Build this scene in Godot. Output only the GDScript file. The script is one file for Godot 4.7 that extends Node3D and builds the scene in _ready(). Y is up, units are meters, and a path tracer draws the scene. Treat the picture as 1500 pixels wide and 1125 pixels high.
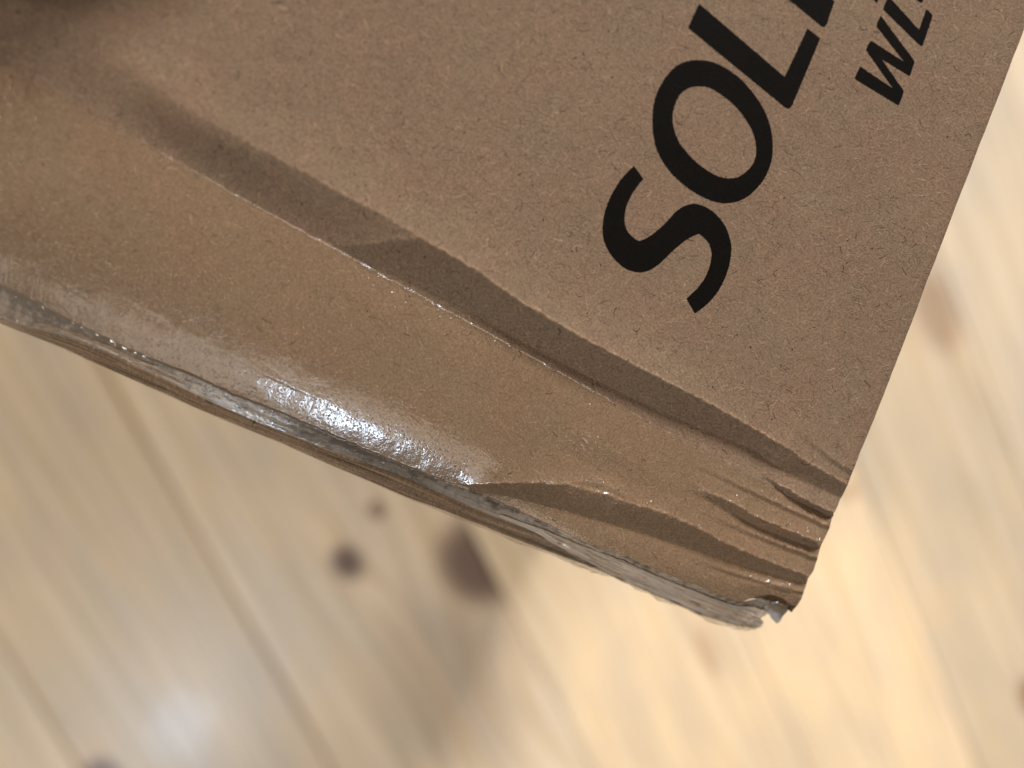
extends Node3D
# A close-up of one corner of a taped cardboard box that stands on a pine board floor.
# All shapes are in millimetres (x along the taped edge, z along the plain edge, y up) and become metres when a mesh is made.

const MM := 0.001
const TOP := 220.0          # height of the box
const TEX := 204.8          # millimetres that one paper texture covers

func _ready() -> void:
	# ---- camera, air, lamps, exposure
	var cam := Camera3D.new()
	cam.name = "camera"
	cam.transform = Transform3D(Basis(Vector3(-0.94457025, 0.08605079, 0.31683167), Vector3(0.30456758, -0.13064074, 0.94348905), Vector3(0.1225791, 0.98768834, 0.09719108)), Vector3(0.09116212, 0.36815325, 0.04411188))
	cam.near = 0.02
	cam.far = 20.0
	var lens := CameraAttributesPhysical.new()
	lens.frustum_focal_length = 12.08      # 52.81 degrees on a sensor 12 mm high
	lens.frustum_focus_distance = 0.1535
	lens.exposure_aperture = 1.7
	lens.frustum_near = 0.02
	lens.frustum_far = 20.0
	add_child(cam)
	cam.attributes = lens
	cam.fov = 52.806
	cam.current = true
	var we := WorldEnvironment.new()
	we.name = "environment"
	var env := Environment.new()
	env.background_mode = Environment.BG_COLOR
	env.background_color = Color(0.06, 0.045, 0.03).linear_to_srgb()
	env.tonemap_mode = Environment.TONE_MAPPER_LINEAR
	env.tonemap_exposure = 1.15
	env.sdfgi_enabled = true
	env.ssao_enabled = true
	env.ssil_enabled = true
	we.environment = env
	add_child(we)
	area("ceiling_lamp", Vector3(-0.02, 1.12, 1.62), Vector3(0.09, 0.22, 0.05), Vector2(0.40, 0.40), 4.8, Color(1.0, 0.97, 0.94))
	area("side_lamp", Vector3(1.62, 1.42, -0.02), Vector3(0.09, 0.22, 0.02), Vector2(0.36, 0.36), 1.2, Color(1.0, 0.92, 0.81))
	area("bluish_lamp", Vector3(0.399, 1.7, -1.337), Vector3(0.09, 0.22, 0.02), Vector2(0.15, 0.15), 1.0, Color(0.80, 0.90, 1.0))
	area("lamp_strip", Vector3(0.487, 1.76, -1.176), Vector3(0.09, 0.22, 0.02), Vector2(0.66, 1.74), 1.15, Color(1.0, 0.93, 0.84), Vector3(0.772, 0, -0.636))

	make_tables()
	make_textures()
	make_floor()
	make_box()
	make_hand()


func area(called: String, at: Vector3, towards: Vector3, size: Vector2, energy: float, tint: Color, up := Vector3.UP) -> void:
	var l := AreaLight3D.new()
	l.name = called
	l.area_size = size
	l.light_energy = energy
	l.light_color = tint
	l.shadow_enabled = true
	l.area_range = 6.0
	l.area_attenuation = 2.0
	add_child(l)
	l.look_at_from_position(at, towards, up)


# ------------------------------------------------------------------ curves measured on the box, as x, z pairs
const EDGE := [260, 26.5, 166.6, 17.3, 162.4, 16.6, 158.5, 15.5, 152.5, 14.6, 146.3, 13.4, 139.9, 12.7, 135.6, 12.4, 130.1, 12.0, 123.3, 11.0, 116.7, 10.6, 109.9, 10.0, 101.6, 9.1, 95, 8.3, 88.3, 7.6, 80.8, 7.1, 74.7, 6.8, 68.4, 6.2, 61.5, 5.3, 56.8, 4.6, 50.4, 3.5, 45.7, 3.1, 39.6, 3.0, 35.5, 2.4, 28.2, 1.6, 23.4, 1.4, 18.5, 1.0, 14.3, 0.6, 11.7, 1.0, 8.8, 1.7, 5.3, 2.3, 2.1, 2.2, -5, 2.4]
const ARCH := [-8, 2.9, 1.5, 3.3, 4, 4.1, 7, 4.2, 9.2, 3.2, 12.3, 0.9, 14, -3, 262, -3]
const FOLD := [260, 20.5, 165.3, 12.3, 160.3, 12.6, 153.3, 12.8, 145.6, 12.0, 136.9, 10.8, 128.7, 9.2, 120.3, 8.2, 113.4, 7.3, 104.4, 6.8, 99.8, 6.4, 90.6, 6.0, 84, 5.4, 79.1, 4.7, 71.3, 3.8, 67.5, 3.5, 62.8, 3.2, 57.2, 3.0, 53.6, 2.5, 48.1, 2.0, 42.5, 1.2, 35, 0.4, 25.6, -0.6, 17.5, -1.4, 9.7, -1.7, 5.7, -2.0, -5, -2.6]
const OUTER := [260, 19.0, 165.1, 11.2, 156.8, 10.5, 145.7, 9.0, 130.7, 7.1, 119.5, 5.8, 112.9, 5.3, 101.4, 3.9, 94.4, 3.2, 84.7, 2.0, 79.1, 1.7, 70.4, 1.0, 60.5, 0.2, 50.5, -0.6, 41.8, -1.1, 34.2, -2.1, 24.7, -3.0, 16.6, -4.0, 11, -4.2, 7.7, -4.1, 4.5, -3.8, -5, -3.4]
const TAPE := [260, 71.3, 163.6, 53.2, 111, 43.4, 46.2, 31.3, 0.9, 22.8, -5, 21.7]
const RIM := [-8, 2.0, -2.4, 1.6, 0, 1.5, 2.6, 1.3, 5.2, 0.7, 8, 0.8, 10.2, 1.0, 11.6, 0.45, 14, 0.6, 17.5, 0.95, 18.1, 0.9, 20.3, 0.6, 24.8, 0.75, 27.4, 0.65, 31, 0.3, 38.1, 0.25, 47.5, 0.0, 80.3, 0.0, 300, 0.0]   # z, x
# a dent: crest line, valley line, height of the crest, depth of the valley (each x, value), fall beyond the crest and below the valley
const DENTS := [
	[[170, 67.5, 155.9, 62.6, 147.1, 59.4, 136.7, 57.2, 124.9, 55.3, 114, 53.4, 105.9, 52.1, 97.4, 50.4, 85.9, 48.0, 76.7, 45.2, 63, 42.4, 47.9, 40.0, 32.4, 37.7, 22.5, 35.7, 15.9, 34.4, 10.8, 33.0, 0, 30.8],
	 [170, 54.5, 155.8, 51.3, 144.7, 49.6, 134.1, 47.4, 126, 45.9, 111, 43.4, 102.8, 42.2, 90.2, 40.7, 80.2, 39.2, 68.3, 37.0, 57.8, 35.4, 50.2, 34.3, 42.6, 33.4, 32.3, 32.6, 21.4, 31.9, 15.9, 30.4, 8.8, 29.0, 0, 27.8],
	 [178, 0.0, 166, 0.3, 150, 0.85, 132, 1.15, 114, 1.08, 97, 1.0, 85, 1.05, 60, 1.1, 30, 0.9, 0, 0.5],
	 [178, 0.0, 166, 0.26, 150, 0.7, 132, 0.95, 111, 0.82, 97, 0.75, 60, 0.9, 30, 0.75, 0, 0.5], 6.0, 5.0],
	[[112, 43.8, 106, 46.6, 102, 48.6, 97.4, 50.3, 85.9, 47.9, 76.7, 45.1, 63, 42.3, 47.9, 39.9, 32.4, 37.6, 0, 31],
	 [112, 43.4, 102.8, 42.2, 90.2, 40.7, 80.2, 39.2, 68.3, 37.0, 57.8, 35.4, 50.2, 34.3, 42.6, 33.4, 32.3, 32.6, 0, 29],
	 [111, 0.0, 107, 0.25, 100, 0.38, 80, 0.4, 45, 0.3, 15, 0.0], [111, 0.0, 107, 0.2, 100, 0.35, 80, 0.35, 45, 0.3, 15, 0.0], 5.0, 2.5],
	[[24, 33.9, 22, 33.5, 19, 32.4, 15.5, 31.6, 10, 31.0], [24, 33.2, 22, 32.7, 19, 31.2, 15.5, 30.0, 10, 29.4],
	 [23, 0.0, 20, 0.3, 16, 0.28, 11, 0.0], [23, 0.0, 20, 0.15, 16, 0.15, 11, 0.0], 2.0, 1.2],
	[[17.5, 27.4, 12.8, 26.4, 7.3, 25.4, 0, 24.5], [17.5, 26.9, 15.1, 26.2, 9.1, 24.8, 4.2, 24.2, 0, 23.5],
	 [17.5, 0.0, 14, 0.34, 9, 0.68, 0, 0.8], [17.5, 0.0, 14, 0.15, 9, 0.36, 0, 0.5], 2.6, 1.2],
	[[32, 21.6, 23.3, 20.6, 19.5, 19.8, 16.1, 19.1, 9.8, 18.6, 0, 18.1], [32, 19.8, 20.6, 18.0, 14.3, 17.0, 6.5, 16.6, 0, 16.6],
	 [33, 0.0, 26, 0.4, 18, 0.72, 8, 0.82, 0, 0.85], [33, 0.0, 26, 0.2, 18, 0.35, 8, 0.45, 0, 0.5], 2.6, 2.2],
	[[76, 7.2, 73.9, 7.9, 67.5, 10.8, 63.7, 12.1, 59.8, 13.3, 55.5, 14.1, 48, 14.5, 43.5, 14.3, 37.3, 14.4, 32.8, 14.1, 27.1, 13.5, 22.8, 12.5, 12, 11.2, 0, 10.4],
	 [76, 6.7, 72.3, 6.9, 66.7, 7.7, 58.9, 7.9, 52.1, 8.2, 43.3, 8.4, 37.9, 8.4, 30.6, 8.2, 21.3, 8.3, 16.1, 8.1, 8.4, 8.2, 0, 8.4],
	 [76, 0.0, 70, 0.35, 60, 0.65, 45, 0.75, 25, 0.7, 10, 0.6, 0, 0.5], [76, 0.0, 70, 0.25, 60, 0.6, 45, 0.75, 25, 0.8, 10, 0.7, 0, 0.6], 3.6, 2.4],
	[[58, 13.4, 54, 15.4, 50, 16.1, 46, 15.9, 43, 14.8, 38, 14.6], [58, 12.9, 54, 14.7, 50, 15.2, 46, 14.9, 43, 14.1, 38, 14.0],
	 [57, 0.0, 52, 0.12, 46, 0.12, 42, 0.0], [57, 0.0, 52, 0.08, 46, 0.08, 42, 0.0], 1.0, 0.8],
	[[14, 5.0, 12.3, 5.2, 9.2, 5.6, 7, 5.9, 4, 6.0, 1.5, 5.6, 0, 5.4], [14, 3.0, 12.3, 3.0, 9.2, 2.4, 7, 2.8, 4, 2.8, 1.5, 2.2, 0, 2.0],
	 [16, 0.0, 10, 0.2, 6, 0.35, 2.5, 0.3, 0, 0.2], [16, 0.0, 10, 0.1, 6, 0.1, 2.5, 0.1, 0, 0.1], 1.8, 1.5],
	[[168.1, 23.6, 160.6, 22.4, 155.4, 21.0, 150.1, 19.6], [168.1, 22.9, 160.6, 21.7, 155.4, 20.3, 150.1, 18.9], [170, 0.02, 166, 0.03, 155, 0.03, 149, 0.0], [170, 0.0, 160, 0.02, 155, 0.02, 149, 0.0], 0.7, 0.6],
	[[147, 23.2, 139.3, 21.1, 133.8, 19.6, 126.1, 18.6, 118.9, 17.0, 110.6, 15.8, 102, 14.8], [147, 22.4, 139.3, 20.4, 133.8, 18.9, 126.1, 17.9, 118.9, 16.3, 110.6, 15.1, 102, 14.1], [146, 0.0, 140, 0.035, 126, 0.03, 112, 0.03, 101, 0.0], [146, 0.0, 140, 0.02, 126, 0.02, 112, 0.02, 101, 0.0], 0.7, 0.6],
	[[64, 25.0, 56.6, 24.6, 45, 22.2, 26, 18.2], [64, 20.0, 56.6, 19.6, 45, 17.6, 26, 14.6], [64, 0.0, 56, 0.17, 46, 0.15, 28, 0.0], [64, 0.0, 56, 0.15, 46, 0.12, 28, 0.0], 4.0, 3.0],
	[[34, 25.6, 24, 24.4, 12, 23.0, 0, 21.6], [34, 24.9, 24, 23.6, 12, 22.0, 0, 20.6], [34, 0.0, 26, 0.12, 12, 0.24, 0, 0.34], [34, 0.0, 26, 0.06, 12, 0.1, 0, 0.14], 1.6, 0.9],
	[[30, 17.4, 20, 15.9, 10, 15.2, 0, 14.6], [30, 16.6, 20, 15.0, 10, 14.2, 0, 13.6], [30, 0.0, 22, 0.1, 10, 0.26, 0, 0.34], [30, 0.0, 22, 0.06, 10, 0.1, 0, 0.14], 1.4, 0.9],
	[[27, 6.9, 18, 6.3, 8, 6.6, 0, 6.9], [27, 6.2, 18, 5.5, 8, 5.6, 0, 5.9], [27, 0.0, 20, 0.1, 9, 0.24, 0, 0.32], [27, 0.0, 20, 0.08, 9, 0.1, 0, 0.14], 1.5, 1.0],
	[[20, 40.6, 12, 37.4, 5, 35.0, 0, 33.8], [20, 39.4, 12, 36.2, 5, 33.9, 0, 32.7], [19, 0.0, 12, 0.12, 5, 0.2, 0, 0.24], [19, 0.0, 12, 0.04, 5, 0.06, 0, 0.08], 2.4, 1.0],
]

var t_edge: PackedFloat32Array
var t_lip: PackedFloat32Array      # where the grey fold begins, under the arch of the hollow corner
var t_smooth: PackedFloat32Array   # the same edge without its tears
var t_fold: PackedFloat32Array
var t_outer: PackedFloat32Array
var t_tape: PackedFloat32Array
var t_rim: PackedFloat32Array
var t_dents := []
var wave := FastNoiseLite.new()
var fine := FastNoiseLite.new()


func table(points: Array, smooth: int) -> PackedFloat32Array:
	# the line through the points, sampled every quarter millimetre from -8 to 262 and rounded off
	var p := points.duplicate()
	if float(p[0]) > float(p[-2]):
		var q := []
		for i in range(p.size() / 2 - 1, -1, -1):
			q.append(p[2 * i]); q.append(p[2 * i + 1])
		p = q
	var out := PackedFloat32Array()
	out.resize(1240)
	var k := 0
	for i in 1240:
		var x := -8.0 + 0.25 * i
		while k < p.size() / 2 - 2 and x > p[2 * k + 2]:
			k += 1
		var u := clampf((x - p[2 * k]) / (p[2 * k + 2] - p[2 * k]), 0.0, 1.0)
		out[i] = lerpf(p[2 * k + 1], p[2 * k + 3], u)
	for again in 2:
		if smooth > 0:
			var src := out.duplicate()
			for i in 1240:
				var s := 0.0
				var n := 0
				for d in range(maxi(0, i - smooth), mini(1239, i + smooth) + 1):
					s += src[d]; n += 1
				out[i] = s / n
	return out


func at(t: PackedFloat32Array, x: float) -> float:
	var f := clampf((x + 8.0) * 4.0, 0.0, 1238.0)
	var i := int(f)
	return lerpf(t[i], t[i + 1], f - i)


func make_tables() -> void:
	t_lip = table(EDGE, 3)
	t_fold = table(FOLD, 4)
	t_outer = table(OUTER, 4)
	t_tape = table(TAPE, 0)
	t_rim = table(RIM, 1)
	t_edge = t_lip.duplicate()
	t_smooth = table(EDGE, 16)
	var arch := table(ARCH, 2)
	var tear := FastNoiseLite.new()
	tear.seed = 41
	tear.frequency = 0.55
	tear.fractal_octaves = 3
	for i in 1240:
		var rag := 0.30 * tear.get_noise_1d(0.25 * i) + 0.35 * maxf(0.0, tear.get_noise_1d(0.09 * i + 300.0))
		t_lip[i] += rag
		t_edge[i] = maxf(t_lip[i], arch[i])
	for d in DENTS:
		t_dents.append([table(d[0], 3), table(d[1], 3), table(d[2], 8), table(d[3], 8), d[4], d[5], d[0][0] + 0.5])
	wave.seed = 11
	wave.noise_type = FastNoiseLite.TYPE_SIMPLEX_SMOOTH
	wave.frequency = 0.06
	wave.fractal_octaves = 3
	fine.seed = 5
	fine.noise_type = FastNoiseLite.TYPE_SIMPLEX_SMOOTH
	fine.frequency = 0.5
	fine.fractal_octaves = 3
	# the rim was measured as it is seen: where the sheet stands proud it lies a little further in
	var seen := t_rim.duplicate()
	for i in 1240:
		var z := -8.0 + 0.25 * i
		if z < 70.0:
			seen[i] = t_rim[i] + 0.6 * face(t_rim[i] + 0.4, maxf(z, at(t_edge, 1.0)))
	for i in 1240:
		seen[i] += 0.07 * fine.get_noise_1d(0.2 * i) + 0.22 * pow(maxf(0.0, fine.get_noise_1d(0.07 * i + 900.0)), 2.0)
	t_rim = seen


func face(x: float, z: float) -> float:
	# height of the top sheet over its plane, in millimetres
	var y := 0.10 * wave.get_noise_2d(x * 0.7, z) - 0.02 * wave.get_noise_2d(x * 3.0, z * 3.0 + 40.0)
	var w := z - at(t_smooth, x)
	var r := lerpf(5.5, 13.5, smoothstep(20.0, 100.0, x)) + 9.0 * smoothstep(95.0, 155.0, x)
	if w < r:
		var k := (r - w) / r
		y -= k * k * r * lerpf(0.12, 0.19, smoothstep(30.0, 100.0, x))
	var e := x - at(t_rim, z)
	if e < 1.6:
		y -= 0.28 * pow((1.6 - e) / 1.6, 2.0)
	if z < 80.0:
		for d in t_dents:
			if x > d[6]:
				continue
			var a := 2.25 * at(d[2], x)
			var b := 1.8 * at(d[3], x)
			if a + b < 0.003:
				continue
			var zc := at(d[0], x) + 0.32 * fine.get_noise_2d(x * 0.8, 7.0 + d[4])
			var zv := minf(at(d[1], x), zc - 0.25)
			var soft := 2.2 * smoothstep(108.0, 150.0, x)
			if z > zc:
				y += a * exp(-(sqrt(pow(z - zc, 2.0) + soft * soft) - soft) / d[4])
				if a > 0.5 and z - zc < 0.8:                 # the crest of a crease is torn and frayed
					y += 0.16 * exp(-pow((z - zc - 0.1) / 0.18, 2.0)) * maxf(0.0, fine.get_noise_2d(x * 1.6, d[4] * 9.0) + 0.15)
			elif z > zv:
				var u := (z - zv) / (zc - zv)
				y += -b + (a + b) * lerpf(u, u * u * (3.0 - 2.0 * u), 0.12 + 0.30 * soft)
			else:
				var g: float = (zv - z) / d[5]
				y -= b * exp(-g) * (1.0 + g * 0.6)
	return y


func wear(x: float, z: float) -> float:
	# 0 to 1: how far the crest of a crease is rubbed pale and frayed here
	var m := 0.0
	if z > 62.0:
		return m
	for d in t_dents:
		if x > d[6]:
			continue
		var a := at(d[2], x)
		if a < 0.12:
			continue
		var zc := at(d[0], x) + 0.32 * fine.get_noise_2d(x * 0.8, 7.0 + d[4])
		var q := absf(z - zc - 0.12)
		if q < 0.9:
			m = maxf(m, smoothstep(150.0, 118.0, x) * smoothstep(0.06, 0.32, a) * exp(-pow(q / (0.24 + 0.12 * fine.get_noise_1d(x * 0.7)), 2.0)) * clampf(0.45 + 1.4 * fine.get_noise_2d(x * 1.3, d[4] * 5.0), 0.0, 1.0))
	return m


func rim_x(i: float, z: float) -> float:
	return i + at(t_rim, z) * maxf(0.0, 1.0 - i / 10.0)


# ------------------------------------------------------------------ helpers
func grid(nu: int, nv: int, f: Callable, uvf: Callable, colf = null) -> ArrayMesh:
	# f(i, j) gives a point in millimetres; u to the right and v towards the viewer of the front
	var p := PackedVector3Array()
	var n := PackedVector3Array()
	var uv := PackedVector2Array()
	var c := PackedColorArray()
	p.resize(nu * nv); n.resize(nu * nv); uv.resize(nu * nv)
	if colf != null:
		c.resize(nu * nv)
	for j in nv:
		for i in nu:
			var q: Vector3 = f.call(i, j)
			p[j * nu + i] = q * MM
			uv[j * nu + i] = uvf.call(i, j, q)
			if colf != null:
				c[j * nu + i] = colf.call(i, j, q)
	for j in nv:
		for i in nu:
			var du := p[j * nu + mini(i + 1, nu - 1)] - p[j * nu + maxi(i - 1, 0)]
			var dv := p[mini(j + 1, nv - 1) * nu + i] - p[maxi(j - 1, 0) * nu + i]
			n[j * nu + i] = dv.cross(du).normalized()
	var idx := PackedInt32Array()
	idx.resize((nu - 1) * (nv - 1) * 6)
	var k := 0
	for j in nv - 1:
		for i in nu - 1:
			var a := j * nu + i
			idx[k] = a; idx[k + 1] = a + 1; idx[k + 2] = a + nu + 1
			idx[k + 3] = a; idx[k + 4] = a + nu + 1; idx[k + 5] = a + nu
			k += 6
	return pack(p, n, uv, c, idx)


func pack(p: PackedVector3Array, n: PackedVector3Array, uv: PackedVector2Array, c: PackedColorArray, idx: PackedInt32Array) -> ArrayMesh:
	var arr := []
	arr.resize(Mesh.ARRAY_MAX)
	arr[Mesh.ARRAY_VERTEX] = p
	arr[Mesh.ARRAY_NORMAL] = n
	arr[Mesh.ARRAY_TEX_UV] = uv
	if c.size():
		arr[Mesh.ARRAY_COLOR] = c
	arr[Mesh.ARRAY_INDEX] = idx
	var m := ArrayMesh.new()
	m.add_surface_from_arrays(Mesh.PRIMITIVE_TRIANGLES, arr)
	return m


func obj(called: String, mesh: Mesh, mat: Material, parent: Node3D) -> MeshInstance3D:
	var o := MeshInstance3D.new()
	o.name = called
	o.mesh = mesh
	o.material_override = mat
	parent.add_child(o, true)
	return o


func lin(r: float, g: float, b: float) -> Color:
	return Color(r, g, b).linear_to_srgb()


# ------------------------------------------------------------------ textures: paper, tape, wood
var m_paper: StandardMaterial3D
var m_top: StandardMaterial3D
var m_edge: StandardMaterial3D
var m_ink: StandardMaterial3D
var m_tape: StandardMaterial3D
var m_fold: StandardMaterial3D
var m_film: StandardMaterial3D
var m_wood: StandardMaterial3D


func noise_bytes(n: int, freq: float, octaves: int, s: int, type := FastNoiseLite.TYPE_SIMPLEX_SMOOTH) -> PackedByteArray:
	var f := FastNoiseLite.new()
	f.seed = s
	f.noise_type = type
	f.frequency = freq
	f.fractal_octaves = octaves
	var im := f.get_image(n, n, false, false, false)
	im.convert(Image.FORMAT_L8)
	return im.get_data()


func grown(src: PackedByteArray, n: int, to: int) -> PackedByteArray:
	var im := Image.create_from_data(n, n, false, Image.FORMAT_L8, src)
	im.resize(to, to, Image.INTERPOLATE_CUBIC)
	return im.get_data()


func make_textures() -> void:
	var n := 2048
	var rng := RandomNumberGenerator.new()
	rng.seed = 77
	# fibres: short bent strokes, some proud, some sunk, a few dark or pale
	var hgt := PackedFloat32Array()
	var tone := PackedFloat32Array()
	hgt.resize(n * n); tone.resize(n * n)
	for k in 130000:
		var x := rng.randf() * n
		var y := rng.randf() * n
		var a := rng.randf() * TAU
		if rng.randf() < 0.4:
			a = rng.randfn(0.5, 0.5)
		var bend := rng.randfn(0.0, 0.05)
		var len := int(rng.randf_range(7.0, 30.0))
		var wide := rng.randf() < 0.3
		var dh := rng.randfn(0.0, 0.5)
		var dt := 0.5 * dh + rng.randfn(0.0, 0.3)
		for s in len:
			var i := (int(y) & 2047) * n + (int(x) & 2047)
			hgt[i] += dh
			tone[i] += dt
			if wide:
				hgt[(i + 1) & 4194303] += dh
				tone[(i + 1) & 4194303] += dt
			x += cos(a); y += sin(a)
			a += bend
	for k in 900:                                    # flecks: dark bark specks and pale hairs
		var x := rng.randf() * n
		var y := rng.randf() * n
		var a := rng.randf() * TAU
		var bend := rng.randfn(0.0, 0.09)
		var dark := rng.randf() < 0.6
		var dot := dark and rng.randf() < 0.55
		var len := 3 if dot else int(rng.randf_range(6.0, 22.0))
		var dt := rng.randf_range(-5.5, -2.5) if dark else rng.randf_range(1.2, 2.6)
		for s in len:
			for o in (3 if dot else 1 + s % 2):
				var i := ((int(y) + o) & 2047) * n + (int(x) & 2047)
				tone[i] = dt
				hgt[i] += 0.6 if not dark else 0.0
			x += cos(a); y += sin(a)
			a += bend
	var grain := noise_bytes(n, 0.16, 2, 3)
	var lumps := noise_bytes(n, 0.035, 3, 4)
	var cloud := grown(noise_bytes(256, 0.03, 4, 8), 256, n)
	var hue := grown(noise_bytes(256, 0.05, 3, 9), 256, n)
	var col := PackedByteArray()
	col.resize(n * n * 3)
	var hb := PackedByteArray()
	hb.resize(n * n)
	for i in n * n:
		var g := (grain[i] - 128) / 128.0
		var l := (lumps[i] - 128) / 128.0
		var c := (cloud[i] - 128) / 128.0
		var w := (hue[i] - 128) / 128.0
		var v := 1.0 + 0.155 * tone[i] + 0.16 * g + 0.03 * l + 0.03 * c
		col[3 * i] = int(clampf(109.5 * v * (1.0 + 0.018 * w), 0.0, 255.0))
		col[3 * i + 1] = int(clampf(91.0 * v * (1.0 - 0.012 * w), 0.0, 255.0))
		col[3 * i + 2] = int(clampf(75.0 * v * (1.0 - 0.008 * w), 0.0, 255.0))
		hb[i] = int(clampf(128.0 + 19.0 * hgt[i] + 8.0 * g + 11.0 * l, 0.0, 255.0))
	var paper := ImageTexture.create_from_image(Image.create_from_data(n, n, false, Image.FORMAT_RGB8, col))
	var relief := ImageTexture.create_from_image(Image.create_from_data(n, n, false, Image.FORMAT_L8, hb))
	m_paper = StandardMaterial3D.new()
	m_paper.resource_name = "kraft_paper"
	m_paper.albedo_texture = paper
	m_paper.roughness = 0.82
	m_paper.metallic_specular = 0.3
	m_paper.heightmap_enabled = true
	m_paper.heightmap_texture = relief
	m_paper.heightmap_scale = 0.055
	m_edge = m_paper.duplicate()
	m_edge.resource_name = "kraft_paper_edge"
	m_edge.vertex_color_use_as_albedo = true
	m_edge.albedo_color = Color(2.2, 2.2, 2.2).linear_to_srgb()
	m_top = m_edge.duplicate()
	m_top.resource_name = "kraft_paper_worn"
	m_top.albedo_color = Color(1.0 / 0.55, 1.0 / 0.55, 1.0 / 0.55).linear_to_srgb()
	m_ink = StandardMaterial3D.new()
	m_ink.resource_name = "black_ink"
	m_ink.albedo_color = lin(0.016, 0.018, 0.022)
	m_ink.albedo_texture = paper
	m_ink.roughness = 0.7
	m_ink.metallic_specular = 0.18
	m_ink.heightmap_enabled = true
	m_ink.heightmap_texture = relief
	m_ink.heightmap_scale = 0.014

	# tape: paper lumps pressed through the film, bubbles, and creases across the edge
	var tn := 1024
	var a1 := noise_bytes(tn, 0.075, 2, 21)
	var a2 := noise_bytes(tn, 0.018, 3, 22)
	var a3 := noise_bytes(tn, 0.16, 1, 24, FastNoiseLite.TYPE_SIMPLEX_SMOOTH)
	var st := FastNoiseLite.new()
	st.seed = 23
	st.frequency = 0.03
	st.fractal_octaves = 3
	var tb := PackedByteArray()
	tb.resize(tn * tn)
	for j in tn:
		for i in tn:
			var k := j * tn + i
			var s := st.get_noise_2d(i * 2.6, j * 0.45)
			tb[k] = int(clampf(100.0 + 0.05 * (a1[k] - 128) + 0.19 * (a2[k] - 128) + 5.0 * s + 0.03 * (a3[k] - 128) + 34.0 * smoothstep(196.0, 232.0, a3[k]), 0.0, 255.0))
	for k in 260:
		var cx := rng.randf() * tn
		var cy := rng.randf() * tn
		var ca := rng.randfn(0.06, 0.14) + (PI * 0.5 if rng.randf() < 0.22 else 0.0)
		var cl := int(rng.randf_range(25.0, 190.0))
		var ch := rng.randfn(0.0, 9.0)
		for q in cl:
			var fade := sin(PI * q / cl)
			for o in range(-2, 3):
				var ii := ((int(cy) + o) & 1023) * tn + (int(cx) & 1023)
				tb[ii] = clampi(tb[ii] + int(ch * fade * (1.0 - absf(o) / 3.0)), 0, 255)
			cx += cos(ca); cy += sin(ca)
			ca += rng.randfn(0.0, 0.015)
	m_tape = StandardMaterial3D.new()
	m_tape.resource_name = "clear_tape"
	m_tape.transparency = BaseMaterial3D.TRANSPARENCY_ALPHA
	var amber := lin(0.44, 0.28, 0.135)
	amber.a = 0.095
	m_tape.albedo_color = amber
	m_tape.roughness = 0.175
	m_tape.heightmap_enabled = true
	m_tape.heightmap_texture = ImageTexture.create_from_image(Image.create_from_data(tn, tn, false, Image.FORMAT_L8, tb))
	m_tape.heightmap_scale = 0.03
	m_fold = StandardMaterial3D.new()
	m_fold.resource_name = "grey_adhesive"
	m_fold.vertex_color_use_as_albedo = true
	m_fold.roughness = 0.6
	m_film = m_fold.duplicate()
	m_film.resource_name = "crumpled_tape"
	m_film.roughness = 0.4
	m_film.clearcoat_enabled = true
	m_film.clearcoat = 0.9
	m_film.clearcoat_roughness = 0.22
	make_wood(rng)


# knots, dark streaks and one broad soft grey patch on the boards: along, across, half length, half width, strength, redness
const KNOTS_PATCHES := [-7, 137, 9.5, 8, 0.9, 0.1, 10, 112.5, 5, 4, 0.8, 0.3, -36, 81, 24, 19, 0.78, 0.12, -24, -180, 24, 12, 0.3, 0.55, -243, -154, 13, 7, 0.6, 0.7, -134, -4, 17, 5, 0.18, 0.9, -51, 292, 11, 9, 0.9, 0.3, -89, -104, 5, 3.5, 0.4, 0.7, -88, 122, 55, 34, 0.17, 0.0, 190, -60, 10, 7, 0.8, 0.4]
const SEAMS := [-620.0, -500.0, -390.0, -290.0, -191.0, -112.0, -27.0, 76.5, 193.5, 300.0, 410.0, 520.0, 640.0]


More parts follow.
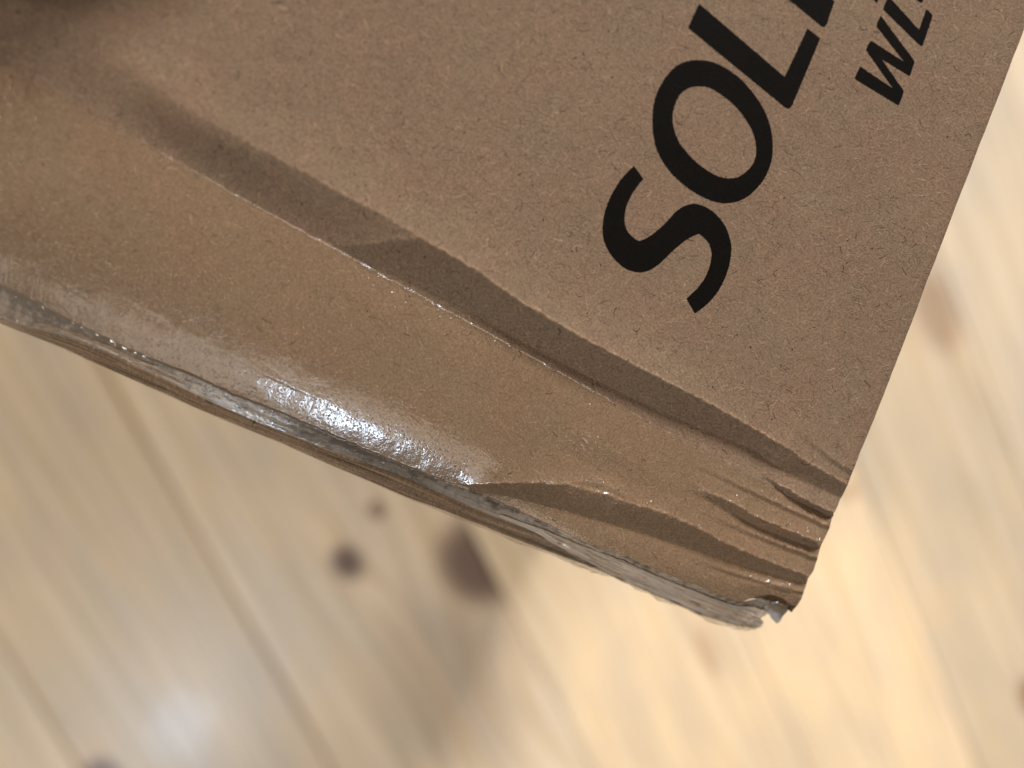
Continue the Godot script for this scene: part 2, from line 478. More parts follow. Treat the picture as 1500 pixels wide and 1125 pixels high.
func make_wood(rng: RandomNumberGenerator) -> void:
	var n := 1024
	var mm := 640.0 / n
	var g := FastNoiseLite.new()
	g.seed = 31
	g.frequency = 1.0
	g.fractal_octaves = 3
	var col := PackedByteArray()
	col.resize(n * n * 3)
	var tones := []
	for k in SEAMS.size():
		tones.append([rng.randf_range(0.93, 1.05), rng.randf_range(-0.03, 0.03), rng.randf() * 500.0])
	for j in n:
		var v := -290.0 + j * mm
		var b := 0
		while b < SEAMS.size() - 2 and v > SEAMS[b + 1]:
			b += 1
		for i in n:
			var u := -330.0 + i * mm
			var vv := v
			var dark := 0.0
			var red := 0.0
			for k in range(0, KNOTS_PATCHES.size(), 6):
				var kb: float = KNOTS_PATCHES[k + 1]
				if kb < SEAMS[b] or kb > SEAMS[b + 1]:
					continue
				var du: float = (u - KNOTS_PATCHES[k]) / KNOTS_PATCHES[k + 2]
				var dv: float = (v - kb) / KNOTS_PATCHES[k + 3]
				var q := du * du * 0.35 + dv * dv
				if q < 9.0:
					vv += signf(dv) * KNOTS_PATCHES[k + 3] * 0.6 * exp(-q * 0.6)
					var s: float = KNOTS_PATCHES[k + 4] * (1.0 - smoothstep(0.45, 1.3, sqrt(du * du + dv * dv)))
					dark = maxf(dark, s)
					red = maxf(red, maxf(KNOTS_PATCHES[k + 5] * s, 0.2 * KNOTS_PATCHES[k + 4] * exp(-q * 0.8)))
			var o: float = tones[b][2]
			var ring := 0.5 + 0.5 * sin((vv + o) * 0.55 + 5.0 * g.get_noise_2d(u * 0.003 + o, vv * 0.02))
			var streak := g.get_noise_2d(u * 0.006 + o, vv * 0.34)
			var patch := g.get_noise_2d(u * 0.012, vv * 0.03 + o)
			var t: float = tones[b][0] * (1.0 - 0.05 * pow(ring, 3.0) + 0.09 * streak + 0.06 * patch)
			var warm: float = tones[b][1] + 0.03 * ring + 0.035 * patch
			var rr := 229.0 * t
			var gg := 211.0 * t * (1.0 - 0.5 * warm)
			var bb := 185.0 * t * (1.0 - 1.5 * warm)
			rr = lerpf(rr, 80.0 + 70.0 * red, dark)
			gg = lerpf(gg * (1.0 - 0.18 * red), 65.0 + 28.0 * red, dark)
			bb = lerpf(bb * (1.0 - 0.34 * red), 63.0 - 10.0 * red, dark)
			var k3 := 3 * (j * n + i)
			col[k3] = int(clampf(rr, 0.0, 255.0)); col[k3 + 1] = int(clampf(gg, 0.0, 255.0)); col[k3 + 2] = int(clampf(bb, 0.0, 255.0))
	m_wood = StandardMaterial3D.new()
	m_wood.resource_name = "varnished_pine"
	m_wood.albedo_texture = ImageTexture.create_from_image(Image.create_from_data(n, n, false, Image.FORMAT_RGB8, col))
	m_wood.metallic_specular = 0.36
	m_wood.roughness = 0.31
	m_wood.clearcoat_enabled = true
	m_wood.clearcoat = 0.018
	m_wood.clearcoat_roughness = 0.05


# ------------------------------------------------------------------ floor
func make_floor() -> void:
	var f := Node3D.new()
	f.name = "floor"
	f.set_meta("kind", "structure")
	f.set_meta("label", "varnished pine board floor with dark knots under the box")
	add_child(f)
	var along := Vector3(0.69382836, 0, 0.72014041)
	var across := Vector3(0.72014041, 0, -0.69382836)
	for b in SEAMS.size() - 1:
		var v0: float = SEAMS[b] + 0.25
		var v1: float = SEAMS[b + 1] - 0.25
		var prof := [[v0, -18.0], [v0, -0.9], [v0 + 0.3, -0.3], [v0 + 1.0, 0.0], [v1 - 1.0, 0.0], [v1 - 0.3, -0.3], [v1, -0.9], [v1, -18.0]]
		var mesh := grid(8, 3, func(i: int, j: int):
			return along * (-900.0 + 900.0 * j) + across * prof[i][0] + Vector3(0, prof[i][1], 0),
			func(i: int, j: int, q: Vector3): return Vector2((-900.0 + 900.0 * j + 330.0) / 640.0, (prof[i][0] + 290.0) / 640.0))
		obj("plank", mesh, m_wood, f)
	var under := BoxMesh.new()
	under.size = Vector3(2.4, 0.02, 2.4)
	var u := obj("subfloor", under, plain(lin(0.2, 0.16, 0.12), 0.9), f)
	u.position.y = -0.029


func plain(c: Color, rough: float) -> StandardMaterial3D:
	var m := StandardMaterial3D.new()
	m.albedo_color = c
	m.roughness = rough
	return m


# ------------------------------------------------------------------ the box
const WIDE := 330.0
const DEEP := 262.0

func make_box() -> void:
	var box := Node3D.new()
	box.name = "cardboard_box"
	box.set_meta("label", "brown cardboard box with black lettering and a crushed corner closed with clear tape")
	box.set_meta("category", "box")
	add_child(box)
	# top sheet
	var xs := []
	var x := 0.0
	while x < WIDE:
		xs.append(x)
		x += 0.4 if x < 40.0 else 0.5 if x < 182.0 else 4.0
	xs.append(WIDE)
	var ws := []
	var w := 0.0
	while w < 236.0:
		ws.append(w)
		w += 0.25 if w < 48.0 else 0.8 if w < 130.0 else 4.0
	var top := grid(xs.size(), ws.size(), func(i: int, j: int):
		var z: float = at(t_edge, xs[i]) + ws[j]
		var xx := rim_x(xs[i], z)
		return Vector3(xx, TOP + face(xx, z), z),
		func(i: int, j: int, q: Vector3): return Vector2(q.x / TEX, q.z / TEX),
		func(i: int, j: int, q: Vector3):
			var v := 0.55 + 0.4 * wear(q.x, q.z) + 0.22 * maxf(0.0, 1.0 - absf(q.x - at(t_rim, q.z)) / 0.35) * maxf(0.0, fine.get_noise_1d(q.z * 0.9) + 0.2)
			return Color(v, v, v))
	obj("top_panel", top, m_top, box)
	# plain side under the right rim, and the two sides and bottom that turn away
	var zs := []
	var z := 1.5
	while z < DEEP:
		zs.append(z)
		z += 0.4 if z < 60.0 else 3.0
	var ys := [0.0, 0.25, 0.8, 2.0, 8.0, 60.0, TOP - 1.0]
	var side := grid(ys.size(), zs.size(), func(i: int, j: int):
		var xx := at(t_rim, zs[j]) + 0.02
		var inset: float = 0.0 if i == 0 else 0.12 if i < 3 else 0.3
		return Vector3(xx - 0.02 + inset, TOP + face(xx, zs[j]) - ys[i] if i < 5 else TOP - ys[i], zs[j]),
		func(i: int, j: int, q: Vector3): return Vector2(q.y / TEX, q.z / TEX))
	obj("side_panel", side, m_paper, box)
	var far := grid(2, 2, func(i: int, j: int): return Vector3(WIDE, TOP - 1.0 - (TOP - 1.5) * j, DEEP - 245.0 * i), func(i: int, j: int, q: Vector3): return Vector2(q.z / TEX, q.y / TEX))
	obj("side_panel", far, m_paper, box)
	var back := grid(2, 2, func(i: int, j: int): return Vector3(WIDE * i, TOP - 1.0 - (TOP - 1.5) * j, 250.0), func(i: int, j: int, q: Vector3): return Vector2(q.x / TEX, q.y / TEX))
	obj("side_panel", back, m_paper, box)
	var floor_sheet := grid(2, 2, func(i: int, j: int): return Vector3(1.0 + (WIDE - 1.0) * i, 0.6, DEEP - 240.0 * j), func(i: int, j: int, q: Vector3): return Vector2(q.x / TEX, q.z / TEX))
	obj("bottom_panel", floor_sheet, m_paper, box)
	make_end(box)
	make_tape(box)
	make_letters(box)


func end_point(x: float, s: float) -> Vector3:
	# the bulged end below the edge: s 0 at the edge of the top sheet, 1 at the tape fold, 2 at the outermost ply, 3 at the floor
	var za := at(t_lip, x)
	var ya := face(x, za) - 1.4 * smoothstep(0.0, 1.5, at(t_edge, x) - za)
	var yb := -4.4
	var yc := -7.2
	var zb := at(t_fold, x) + (at(t_fold, x) - 44.1) * 0.0067 * -yb
	var zc := at(t_outer, x) + (at(t_outer, x) - 44.1) * 0.0067 * -yc
	if s < 1.0:
		return Vector3(x, lerpf(ya, yb, pow(s, 0.9)), lerpf(za, zb, s))
	if s < 2.0:
		var u := s - 1.0
		return Vector3(x, lerpf(yb, yc, u), lerpf(zb, zc, sin(u * PI * 0.5) * 0.3 + u * 0.7))
	return Vector3(x, lerpf(yc, -TOP + 0.6, s - 2.0), zc + 2.5 * minf(1.0, (s - 2.0) * 8.0))


func notch(z: float) -> float:
	# where the torn end of the film stops
	if z > -1.4:
		return 4.9
	if z > -2.3:
		return lerpf(5.7, 5.1, (z + 2.3) / 0.9)
	if z > -3.1:
		return lerpf(4.2, 5.7, (z + 3.1) / 0.8)
	return 4.4


func make_end(box: Node3D) -> void:
	var xs := []
	var x := 0.0
	while x < WIDE:
		xs.append(x)
		x += 0.3 if x < 172.0 else 4.0
	# the fold between the edge of the top sheet and the end flap, mottled grey, darker along its top border and away from the corner
	var ns := 26
	var grey_band := grid(xs.size(), ns, func(i: int, j: int):
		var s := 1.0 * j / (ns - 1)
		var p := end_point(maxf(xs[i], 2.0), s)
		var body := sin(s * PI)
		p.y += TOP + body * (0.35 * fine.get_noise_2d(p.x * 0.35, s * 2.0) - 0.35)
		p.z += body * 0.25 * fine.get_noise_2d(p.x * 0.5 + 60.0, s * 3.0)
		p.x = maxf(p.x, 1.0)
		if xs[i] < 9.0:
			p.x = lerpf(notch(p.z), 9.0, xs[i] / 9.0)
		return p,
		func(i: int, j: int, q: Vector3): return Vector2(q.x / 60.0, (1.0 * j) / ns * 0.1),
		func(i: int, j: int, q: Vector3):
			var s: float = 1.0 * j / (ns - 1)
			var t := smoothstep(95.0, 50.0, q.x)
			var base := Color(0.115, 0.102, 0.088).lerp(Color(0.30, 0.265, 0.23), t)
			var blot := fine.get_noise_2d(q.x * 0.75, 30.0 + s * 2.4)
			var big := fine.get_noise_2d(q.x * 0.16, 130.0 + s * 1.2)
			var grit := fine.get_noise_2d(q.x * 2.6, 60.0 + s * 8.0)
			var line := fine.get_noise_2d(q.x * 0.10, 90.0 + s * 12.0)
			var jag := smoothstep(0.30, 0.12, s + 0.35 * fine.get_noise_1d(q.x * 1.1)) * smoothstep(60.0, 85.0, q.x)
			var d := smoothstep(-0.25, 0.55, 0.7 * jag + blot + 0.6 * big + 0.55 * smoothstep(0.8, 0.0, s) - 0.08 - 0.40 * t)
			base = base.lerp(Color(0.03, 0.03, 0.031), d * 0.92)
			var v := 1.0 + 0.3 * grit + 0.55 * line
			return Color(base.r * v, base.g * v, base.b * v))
	obj("grey_fold", grey_band, m_fold, box)
	# the end flap: stacked torn plies of paper, then plain down to the floor
	var vs := []
	for k in 34:
		vs.append(1.0 + k / 33.0)
	for k in [0.02, 0.06, 0.15, 0.5, 1.0]:
		vs.append(2.0 + k)
	var flap := grid(xs.size(), vs.size(), func(i: int, j: int):
		var s: float = vs[j]
		var p := end_point(xs[i], s)
		p.y += TOP
		if s <= 2.0:
			var u := s - 1.0
			var ply := fine.get_noise_2d(xs[i] * 0.035, u * 9.0 + 12.0)
			var ply2 := fine.get_noise_2d(xs[i] * 0.09, u * 22.0)
			p.z += 0.35 * ply + 0.14 * ply2
			p.y += 0.30 * ply + 0.1 * ply2
			var g1 := absf(u - 0.36 - 0.10 * fine.get_noise_1d(xs[i] * 0.05 + 7.0))
			var g2 := absf(u - 0.70 - 0.10 * fine.get_noise_1d(xs[i] * 0.04 + 70.0))
			p.z += 0.9 * maxf(0.0, 1.0 - g1 / 0.07) * smoothstep(0.0, 0.2, fine.get_noise_1d(xs[i] * 0.09 + 200.0))
			p.z += 0.9 * maxf(0.0, 1.0 - g2 / 0.07) * smoothstep(-0.05, 0.15, fine.get_noise_1d(xs[i] * 0.07 + 300.0))
			if u < 0.16:
				p.y -= 1.2 * (1.0 - u / 0.16) * smoothstep(-0.2, 0.25, fine.get_noise_1d(xs[i] * 0.06))
				p.z += 0.9 * (1.0 - u / 0.16)
		if xs[i] < 9.0:
			p.x = lerpf(notch(p.z + 0.6) if s < 2.0 else 2.0 + 2.4 * maxf(0.0, 1.0 - (s - 2.0) * 20.0), 9.0, xs[i] / 9.0)
		return p,
		func(i: int, j: int, q: Vector3): return Vector2(q.x / TEX, 0.6 + q.y / TEX),
		func(i: int, j: int, q: Vector3):
			var u: float = vs[j] - 1.0
			var ply := fine.get_noise_2d(q.x * 0.03, u * 16.0 + 50.0)
			var thin := fine.get_noise_2d(q.x * 0.06, u * 34.0 + 150.0)
			var v := clampf(0.52 + 0.42 * ply + 0.35 * thin, 0.12, 1.0)
			var grey := smoothstep(70.0, 34.0, q.x) * 0.9
			return Color(v, v, v).lerp(Color(v * 0.6, v * 0.84, v * 1.15), grey))
	obj("end_flap", flap, m_edge, box)
	# crumpled film past the fold near the corner, dusty grey
	var fx := []
	x = 0.0
	while x < 66.0:
		fx.append(x)
		x += 0.22
	var film := grid(fx.size(), 40, func(i: int, j: int):
		var reach := 1.12 * smoothstep(66.0, 34.0, fx[i]) * (1.0 + 0.16 * fine.get_noise_1d(fx[i] * 0.35)) + 0.02
		var s := 0.72 + 0.3 * smoothstep(66.0, 40.0, fx[i]) * -1.0 + (reach + 0.2) * j / 39.0
		var p := end_point(maxf(fx[i], 0.5), s)
		var rough := smoothstep(0.0, 8.0, float(j)) * smoothstep(66.0, 50.0, fx[i])
		p.y += TOP + 0.10 + rough * (0.17 * sin(s * 19.0 + 5.0 * fine.get_noise_1d(fx[i] * 0.07) + 2.0 * fine.get_noise_1d(fx[i] * 0.4 + 80.0)) + 0.24 * fine.get_noise_2d(fx[i] * 0.12, s * 8.0) + 0.16 * fine.get_noise_2d(fx[i] * 0.4 + 50.0, s * 14.0))
		p.z -= 0.08 + rough * (0.15 + 0.22 * fine.get_noise_2d(fx[i] * 0.12 + 90.0, s * 7.0))
		if fx[i] < 9.0:
			p.x = lerpf(notch(p.z), 9.0, fx[i] / 9.0)
		return p,
		func(i: int, j: int, q: Vector3): return Vector2(q.x / 60.0, j / 400.0),
		func(i: int, j: int, q: Vector3):
			var line := fine.get_noise_2d(q.x * 0.07, 400.0 + j * 0.7)
			var blot := fine.get_noise_2d(q.x * 0.3, 500.0 + j * 0.35)
			var v := clampf(0.47 + 0.34 * line, 0.06, 0.85) * (1.0 - 0.55 * smoothstep(0.34, 0.5, blot))
			var tan_ := smoothstep(-0.3, 0.4, fine.get_noise_2d(q.x * 0.06 + 30.0, 700.0 + j * 0.3))
			return Color(v, v * lerpf(0.8, 0.95, tan_), v * lerpf(0.62, 0.9, tan_)))
	obj("crumpled_film", film, m_film, box).set_meta("label", "grey crumpled strip of glossy tape folded over the edge near the corner")
	# the hollow under the arched edge of the top sheet: the liner one looks down on
	var liner := grid(30, 10, func(i: int, j: int):
		var xx := 1.0 + 13.5 * i / 29.0
		var zz := lerpf(at(t_edge, xx) + 2.0, at(t_lip, xx) - 0.5, j / 9.0)
		return Vector3(xx, TOP - 3.6 - 0.25 * fine.get_noise_2d(xx, zz) - 0.4 * absf(j / 9.0 - 0.4), zz),
		func(i: int, j: int, q: Vector3): return Vector2(q.x / TEX, q.z / TEX),
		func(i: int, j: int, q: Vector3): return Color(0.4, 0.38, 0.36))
	obj("inner_liner", liner, m_edge, box)
	# the torn tongue at the very corner
	var edge_x := [1.45, 1.5, 1.7, 2.4, 3.2, 3.9, 4.6, 5.2, 6.0]
	var edge_z := [-1.8, -2.4, -2.45, -2.1, -1.7, -1.1, -0.9, -0.6, 0.3]
	var tongue := grid(edge_x.size(), 12, func(i: int, j: int):
		var xx: float = edge_x[i]
		var za := at(t_lip, xx) + 0.1
		var s := j / 11.0
		var zz := lerpf(za, edge_z[i], s)
		return Vector3(xx, TOP + face(xx, za) - 1.0 - 2.0 * s * s + 0.3 * sin(s * 9.0) * s + 0.25 * fine.get_noise_2d(xx * 2.0, zz * 2.0), zz),
		func(i: int, j: int, q: Vector3): return Vector2(q.x / TEX, q.z / TEX),
		func(i: int, j: int, q: Vector3):
			var s := j / 11.0
			return Color(0.17, 0.125, 0.09).lerp(Color(0.36, 0.35, 0.35), smoothstep(0.25, 1.0, s + 0.3 * fine.get_noise_2d(q.x * 1.5, q.z))))
	obj("torn_tongue", tongue, m_film, box).set_meta("label", "torn greyish tongue of paper at the corner tip")


func make_tape(box: Node3D) -> void:
	var xs := []
	var x := 0.0
	while x < 262.0:
		xs.append(x)
		x += 0.5 if x < 175.0 else 4.0
	var nf := 150
	var nk := 46
	var tape := grid(xs.size(), nf + nk, func(i: int, j: int):
		if j < nf:
			var s := j / (nf - 1.0)
			var za := at(t_edge, xs[i])
			var z := lerpf(at(t_tape, xs[i]), za, s)
			var xx := rim_x(xs[i] + 0.35, z)
			var puff := exp(-pow((xx - 56.0) / 5.5, 2.0) - pow((z - 23.0) / 2.6, 2.0)) + exp(-pow((xx - 26.5) / 2.4, 2.0) - pow((z - 16.6) / 1.3, 2.0)) + 0.6 * exp(-pow((xx - 68.0) / 2.5, 2.0) - pow((z - 8.0) / 1.5, 2.0))
			var bubble := 0.0 if puff < 0.02 else puff * (0.10 + 0.22 * fine.get_noise_2d(xx * 1.5, z * 1.5))
			return Vector3(xx, TOP + face(xx, z) + 0.07 + bubble + 0.22 * smoothstep(165.0, 135.0, xs[i]) * pow(maxf(0.0, 1.0 - j / 3.0), 1.5) * (1.0 + 2.2 * maxf(0.0, fine.get_noise_1d(xs[i] * 0.5))), z)
		var s := (j - nf + 1.0) / nk * 2.12
		var p := end_point(maxf(xs[i], 0.4), s)
		p.y += TOP
		var loose := smoothstep(95.0, 40.0, xs[i]) * smoothstep(0.2, 1.2, s)
		p.z -= 0.16 + 0.5 * loose + (0.07 + 0.63 * loose) * (fine.get_noise_2d(xs[i] * 0.12, s * 2.2) + 0.9 * loose * fine.get_noise_2d(xs[i] * 0.35, s * 6.0)) * smoothstep(0.0, 0.6, s)
		p.y += 0.30 + (0.10 + 0.25 * loose) * fine.get_noise_2d(xs[i] * 0.16 + 20.0, s * 2.6) * smoothstep(0.0, 0.6, s)
		if xs[i] < 9.0:
			p.x = lerpf(notch(p.z), 9.0, xs[i] / 9.0)
		return p,
		func(i: int, j: int, q: Vector3): return Vector2(q.x / 80.0, q.z / 80.0 if j < nf else (at(t_lip, q.x) - (j - nf) * 0.25) / 80.0))
	obj("packing_tape", tape, m_tape, box).set_meta("label", "clear glossy packing tape over the box edge")


# ------------------------------------------------------------------ the printed letters, outlines in millimetres on the top sheet
func curve(flat: Array, closed: bool) -> PackedVector2Array:
	# a rounded line through the points, a vertex about every 0.4 mm
	var p := PackedVector2Array()
	for i in flat.size() / 2:
		p.append(Vector2(flat[2 * i], flat[2 * i + 1]))
	var c := PackedVector2Array()
	var n := p.size()
	for i in (n if closed else n - 1):
		var a := p[posmod(i - 1, n)] if closed or i > 0 else p[0]
		var d := p[(i + 2) % n] if closed or i < n - 2 else p[n - 1]
		var b := p[i]
		var e := p[(i + 1) % n]
		var k := maxi(1, int(b.distance_to(e) / 0.35))
		for s in k:
			c.append(b.cubic_interpolate(e, a, d, s / float(k)))
	if not closed:
		c.append(p[n - 1])
	return c


func even(c: PackedVector2Array, n: int, closed: bool, turn := 0.0) -> PackedVector2Array:
	# n points spread evenly along the line
	var q := c.duplicate()
	if closed:
		q.append(c[0])
	var total := 0.0
	for i in q.size() - 1:
		total += q[i].distance_to(q[i + 1])
	var out := PackedVector2Array()
	var k := 0
	var run := 0.0
	for i in n:
		var want := total * i / (n - 1.0)
		while k < q.size() - 2 and run + q[k].distance_to(q[k + 1]) < want:
			run += q[k].distance_to(q[k + 1])
			k += 1
		var seg := q[k].distance_to(q[k + 1])
		out.append(q[k].lerp(q[k + 1], clampf((want - run) / maxf(seg, 1e-6), 0.0, 1.0)))
	return out


func inked(p: Vector2) -> Vector3:
	return Vector3(p.x, TOP + face(p.x, p.y) + 0.035, p.y)


func ragged(p: Vector2) -> Vector2:
	return p + 0.085 * Vector2(fine.get_noise_2d(p.x * 4.0, p.y * 4.0), fine.get_noise_2d(p.x * 4.0 + 90.0, p.y * 4.0))


func ribbon(one: PackedVector2Array, two: PackedVector2Array, box: Node3D) -> void:
	var n := one.size()
	var mesh := grid(n, 9, func(i: int, j: int):
		return inked(ragged(one[i]).lerp(ragged(two[i]), j / 8.0)),
		func(i: int, j: int, q: Vector3): return Vector2(q.x / TEX, q.z / TEX))
	obj("printed_letter", mesh, m_ink, box)


func blocky(flat: Array, box: Node3D) -> void:
	var raw := PackedVector2Array()
	var n := flat.size() / 2
	for i in n:
		var a := Vector2(flat[2 * i], flat[2 * i + 1])
		var b := Vector2(flat[2 * ((i + 1) % n)], flat[2 * ((i + 1) % n) + 1])
		var k := maxi(1, int(a.distance_to(b) / 0.4))
		for s in k:
			raw.append(ragged(a.lerp(b, s / float(k))))
	var lo := raw[0]
	var hi := raw[0]
	for p in raw:
		lo = lo.min(p); hi = hi.max(p)
	var v := PackedVector3Array()
	var uv := PackedVector2Array()
	var nn := PackedVector3Array()
	var idx := PackedInt32Array()
	var step := 2.0
	for cj in int((hi.y - lo.y) / step) + 1:
		for ci in int((hi.x - lo.x) / step) + 1:
			var c := lo + Vector2(ci, cj) * step
			var cell := PackedVector2Array([c, c + Vector2(step, 0), c + Vector2(step, step), c + Vector2(0, step)])
			for piece in Geometry2D.intersect_polygons(raw, cell):
				var tri := Geometry2D.triangulate_polygon(piece)
				var first := v.size()
				for p in piece:
					v.append(inked(p) * MM)
					var dx := face(p.x + 0.5, p.y) - face(p.x - 0.5, p.y)
					var dz := face(p.x, p.y + 0.5) - face(p.x, p.y - 0.5)
					nn.append(Vector3(-dx, 1.0, -dz).normalized())
					uv.append(p / TEX)
				for t in range(0, tri.size(), 3):
					var A := piece[tri[t]]
					var B := piece[tri[t + 1]]
					var C := piece[tri[t + 2]]
					var flip := (B - A).cross(C - A) < 0.0
					idx.append(first + tri[t]); idx.append(first + (tri[t + 2] if flip else tri[t + 1])); idx.append(first + (tri[t + 1] if flip else tri[t + 2]))
	obj("printed_letter", pack(v, nn, uv, PackedColorArray(), idx), m_ink, box)


const S_ONE := [64.01, 76.15, 64.86, 74.46, 65.71, 72.32, 66.31, 69.48, 66.44, 66.64, 65.98, 63.68, 64.86, 61.25, 63.05, 59.35, 60.99, 58.15, 58.79, 57.47, 56.84, 57.55, 55.11, 58.23, 53.65, 59.67, 52.40, 61.69, 51.55, 63.88, 51.14, 65.92, 50.52, 67.39, 49.51, 68.24, 48.27, 68.48, 46.42, 68.00, 44.91, 67.08, 43.89, 65.52, 43.49, 63.74, 43.49, 61.50, 44.09, 59.05, 45.05, 57.12, 45.67, 55.88]
const S_TWO := [61.42, 74.52, 61.87, 73.34, 62.48, 71.42, 62.80, 69.14, 62.59, 67.03, 61.94, 65.38, 60.86, 64.18, 59.29, 63.46, 57.78, 63.34, 56.48, 63.85, 55.60, 65.03, 54.89, 66.69, 53.95, 69.53, 52.99, 71.42, 51.55, 72.86, 49.82, 73.55, 47.47, 73.48, 45.18, 72.69, 42.96, 71.24, 41.47, 69.53, 40.32, 67.37, 39.73, 64.05, 39.90, 60.45, 40.79, 57.41, 42.00, 55.23, 43.13, 53.75]
const O_OUTER := [59.08, 98.31, 56.17, 99.02, 53.06, 98.75, 49.71, 97.86, 46.42, 96.22, 43.79, 94.34, 41.52, 91.94, 39.95, 89.28, 38.98, 86.39, 38.86, 83.55, 39.53, 80.78, 41.02, 78.09, 43.35, 76.09, 46.07, 75.15, 49.12, 75.11, 52.82, 75.81, 56.32, 77.11, 59.25, 78.94, 61.33, 81.05, 62.96, 84.00, 64.02, 87.13, 64.33, 89.82, 63.91, 92.75, 62.73, 95.61, 61.11, 97.24]
const O_INNER := [56.77, 94.10, 54.83, 94.44, 51.98, 93.88, 48.94, 92.86, 45.98, 91.08, 43.96, 89.30, 42.55, 86.93, 42.14, 84.56, 43.01, 82.28, 44.34, 80.74, 46.34, 79.93, 48.98, 79.84, 52.33, 80.64, 55.04, 81.84, 57.24, 83.19, 58.94, 85.07, 60.01, 87.16, 60.31, 89.51, 59.84, 91.78, 58.53, 93.29]
const L_BIG := [62.25, 107.82, 42.04, 101.21, 41.06, 110.94, 38.03, 110.06, 38.75, 97.02, 38.91, 96.43, 39.29, 96.04, 39.91, 96.04, 62.50, 103.01, 62.74, 103.26]
const I_BIG := [38.19, 112.20, 37.96, 112.39, 37.75, 113.02, 37.85, 117.22, 61.08, 123.76, 61.48, 118.88, 38.70, 112.22]
const W_SMALL := [28.73, 108.03, 21.06, 106.53, 28.74, 111.17, 28.83, 111.63, 28.62, 112.88, 28.36, 113.10, 20.83, 111.84, 28.37, 115.86, 28.51, 116.20, 28.37, 118.03, 18.93, 112.68, 18.76, 112.44, 18.63, 110.05, 18.78, 109.75, 25.20, 110.73, 18.90, 106.92, 18.71, 106.65, 18.69, 104.24, 18.85, 103.96, 28.64, 105.52, 28.98, 105.77]
const L_SMALL := [28.40, 119.51, 28.21, 121.80, 20.21, 118.25, 20.26, 122.08, 20.04, 122.22, 18.84, 121.74, 18.58, 121.46, 18.39, 116.04, 18.69, 115.59, 28.24, 119.14]
const T_SMALL := [21.80, 122.95, 21.56, 122.95, 21.47, 123.22, 21.44, 125.13, 29.52, 128.12, 29.35, 131.97, 31.22, 132.65, 31.74, 120.53, 29.85, 119.83, 29.69, 123.90]


func make_letters(box: Node3D) -> void:
	ribbon(even(curve(S_ONE, false), 150, false), even(curve(S_TWO, false), 150, false), box)
	# the two rings of the O start at points that lie across the stroke from each other
	ribbon(even(curve(O_OUTER, true), 220, true), even(curve(O_INNER, true), 220, true), box)
	for l in [L_BIG, I_BIG, W_SMALL, L_SMALL, T_SMALL]:
		blocky(l, box)


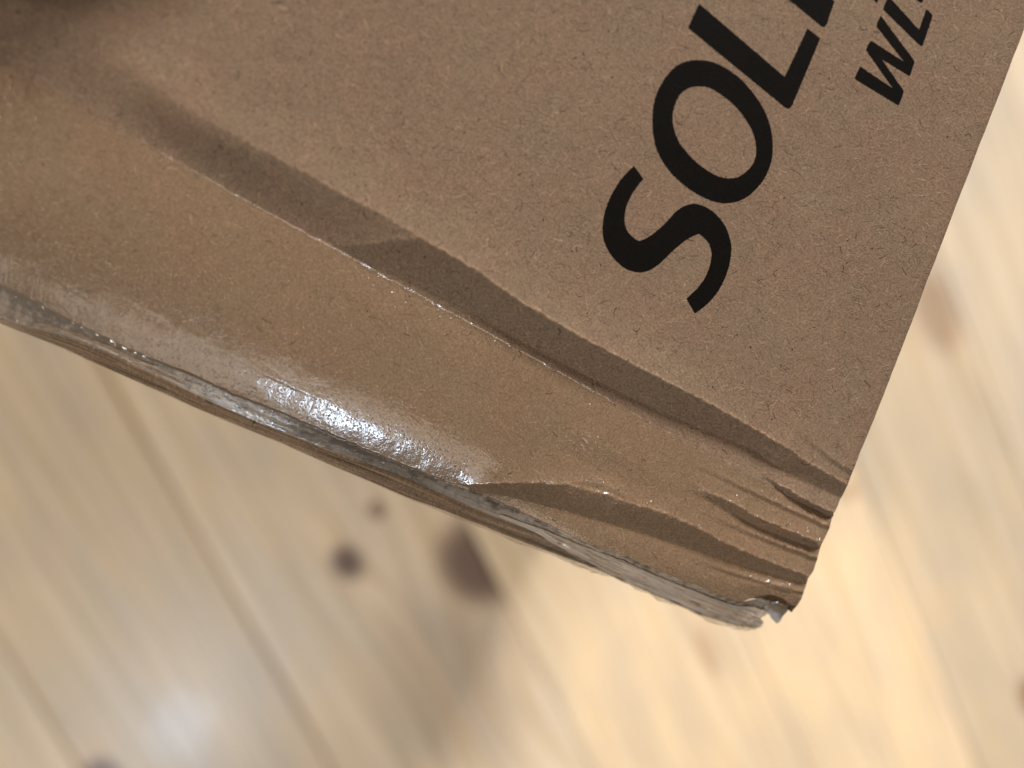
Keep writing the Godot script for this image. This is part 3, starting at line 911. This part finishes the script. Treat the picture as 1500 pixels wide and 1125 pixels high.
# ------------------------------------------------------------------ the hand that steadies the box, one fingertip just in the picture
func make_hand() -> void:
	var y := TOP
	var bones := []          # from, to, radius at each
	var chain := func(pts: Array):
		for i in pts.size() - 1:
			bones.append([pts[i][0], pts[i + 1][0], pts[i][1], pts[i + 1][1]])
	chain.call([[Vector3(184.5, y + 8, 72.5), 7.0], [Vector3(198.5, y + 22, 83), 8.0], [Vector3(217.5, y + 32, 94), 8.8], [Vector3(251.5, y + 28, 111), 10.5], [Vector3(313.5, y + 20, 141), 15.0]])
	chain.call([[Vector3(162.5, y + 8, 92), 7.2], [Vector3(178.5, y + 25, 101), 8.2], [Vector3(202.5, y + 36, 111), 9.0], [Vector3(245.5, y + 30, 127), 10.8], [Vector3(311.5, y + 21, 151), 15.0]])
	chain.call([[Vector3(147.5, y + 8, 104), 6.8], [Vector3(165.5, y + 25, 115), 7.8], [Vector3(191.5, y + 35, 127), 8.6], [Vector3(238.5, y + 28, 145), 10.4], [Vector3(309.5, y + 20, 161), 15.0]])
	chain.call([[Vector3(157.5, y + 7, 127), 6.0], [Vector3(174.5, y + 20, 136), 6.8], [Vector3(197.5, y + 28, 146), 7.6], [Vector3(237.5, y + 23, 161), 9.6], [Vector3(307.5, y + 18, 169), 14.0]])
	chain.call([[Vector3(219.5, y + 9, 57), 8.0], [Vector3(238.5, y + 14, 69), 9.4], [Vector3(267.5, y + 18, 97), 12.0], [Vector3(305.5, y + 19, 143), 15.0]])
	chain.call([[Vector3(311.5, y + 20, 153), 21.0], [Vector3(361.5, y + 24, 179), 23.0]])
	var cell := 3.2
	var lo := Vector3(136, y - 3, 40)
	var dim := Vector3i(78, 18, 52)
	var val := PackedFloat32Array()
	val.resize(dim.x * dim.y * dim.z)
	for k in dim.z:
		for j in dim.y:
			for i in dim.x:
				var p := lo + Vector3(i, j, k) * cell
				var acc := 0.0
				for b in bones:
					var ab: Vector3 = b[1] - b[0]
					var t := clampf((p - b[0]).dot(ab) / ab.length_squared(), 0.0, 1.0)
					var d: float = p.distance_to(b[0] + ab * t) - lerpf(b[2], b[3], t)
					if d < 24.0:
						acc += exp(-d / 1.6)
				val[(k * dim.y + j) * dim.x + i] = -1.6 * log(acc) if acc > 0.0 else 24.0
	var pts := PackedVector3Array()
	var id := PackedInt32Array()
	id.resize(val.size())
	id.fill(-1)
	var st := SurfaceTool.new()
	st.begin(Mesh.PRIMITIVE_TRIANGLES)
	var off := [Vector3i(0, 0, 0), Vector3i(1, 0, 0), Vector3i(0, 1, 0), Vector3i(1, 1, 0), Vector3i(0, 0, 1), Vector3i(1, 0, 1), Vector3i(0, 1, 1), Vector3i(1, 1, 1)]
	var sx := 1
	var sy := dim.x
	var sz := dim.x * dim.y
	for k in dim.z - 1:
		for j in dim.y - 1:
			for i in dim.x - 1:
				var base := (k * dim.y + j) * dim.x + i
				var sum := Vector3.ZERO
				var n := 0
				for e in [[0, 1], [2, 3], [4, 5], [6, 7], [0, 2], [1, 3], [4, 6], [5, 7], [0, 4], [1, 5], [2, 6], [3, 7]]:
					var oa: Vector3i = off[e[0]]
					var ob: Vector3i = off[e[1]]
					var va := val[base + oa.x * sx + oa.y * sy + oa.z * sz]
					var vb := val[base + ob.x * sx + ob.y * sy + ob.z * sz]
					if (va < 0.0) != (vb < 0.0):
						sum += Vector3(oa).lerp(Vector3(ob), va / (va - vb))
						n += 1
				if n:
					id[base] = pts.size()
					pts.append((lo + (Vector3(i, j, k) + sum / n) * cell) * MM)
	for p in pts:
		st.add_vertex(p)
	var quad := func(a: int, b: int, c: int, d: int, flip: bool):
		if a < 0 or b < 0 or c < 0 or d < 0:
			return
		for q in ([a, c, b, a, d, c] if flip else [a, b, c, a, c, d]):
			st.add_index(q)
	for k in range(1, dim.z - 1):
		for j in range(1, dim.y - 1):
			for i in range(1, dim.x - 1):
				var b := (k * dim.y + j) * dim.x + i
				var inside := val[b] < 0.0
				if inside != (val[b + sx] < 0.0):
					quad.call(id[b - sy - sz], id[b - sz], id[b], id[b - sy], not inside)
				if inside != (val[b + sy] < 0.0):
					quad.call(id[b - sx - sz], id[b - sx], id[b], id[b - sz], not inside)
				if inside != (val[b + sz] < 0.0):
					quad.call(id[b - sx - sy], id[b - sy], id[b], id[b - sx], not inside)
	st.generate_normals()
	var skin := StandardMaterial3D.new()
	skin.resource_name = "skin"
	skin.albedo_color = lin(0.30, 0.135, 0.075)
	skin.roughness = 0.55
	skin.subsurf_scatter_enabled = true
	skin.subsurf_scatter_strength = 0.15
	var hand := Node3D.new()
	hand.name = "hand"
	hand.set_meta("label", "blurred dark brown fingertip of a hand on the box at the picture's top left corner")
	hand.set_meta("category", "hand")
	add_child(hand)
	obj("skin", st.commit(), skin, hand)
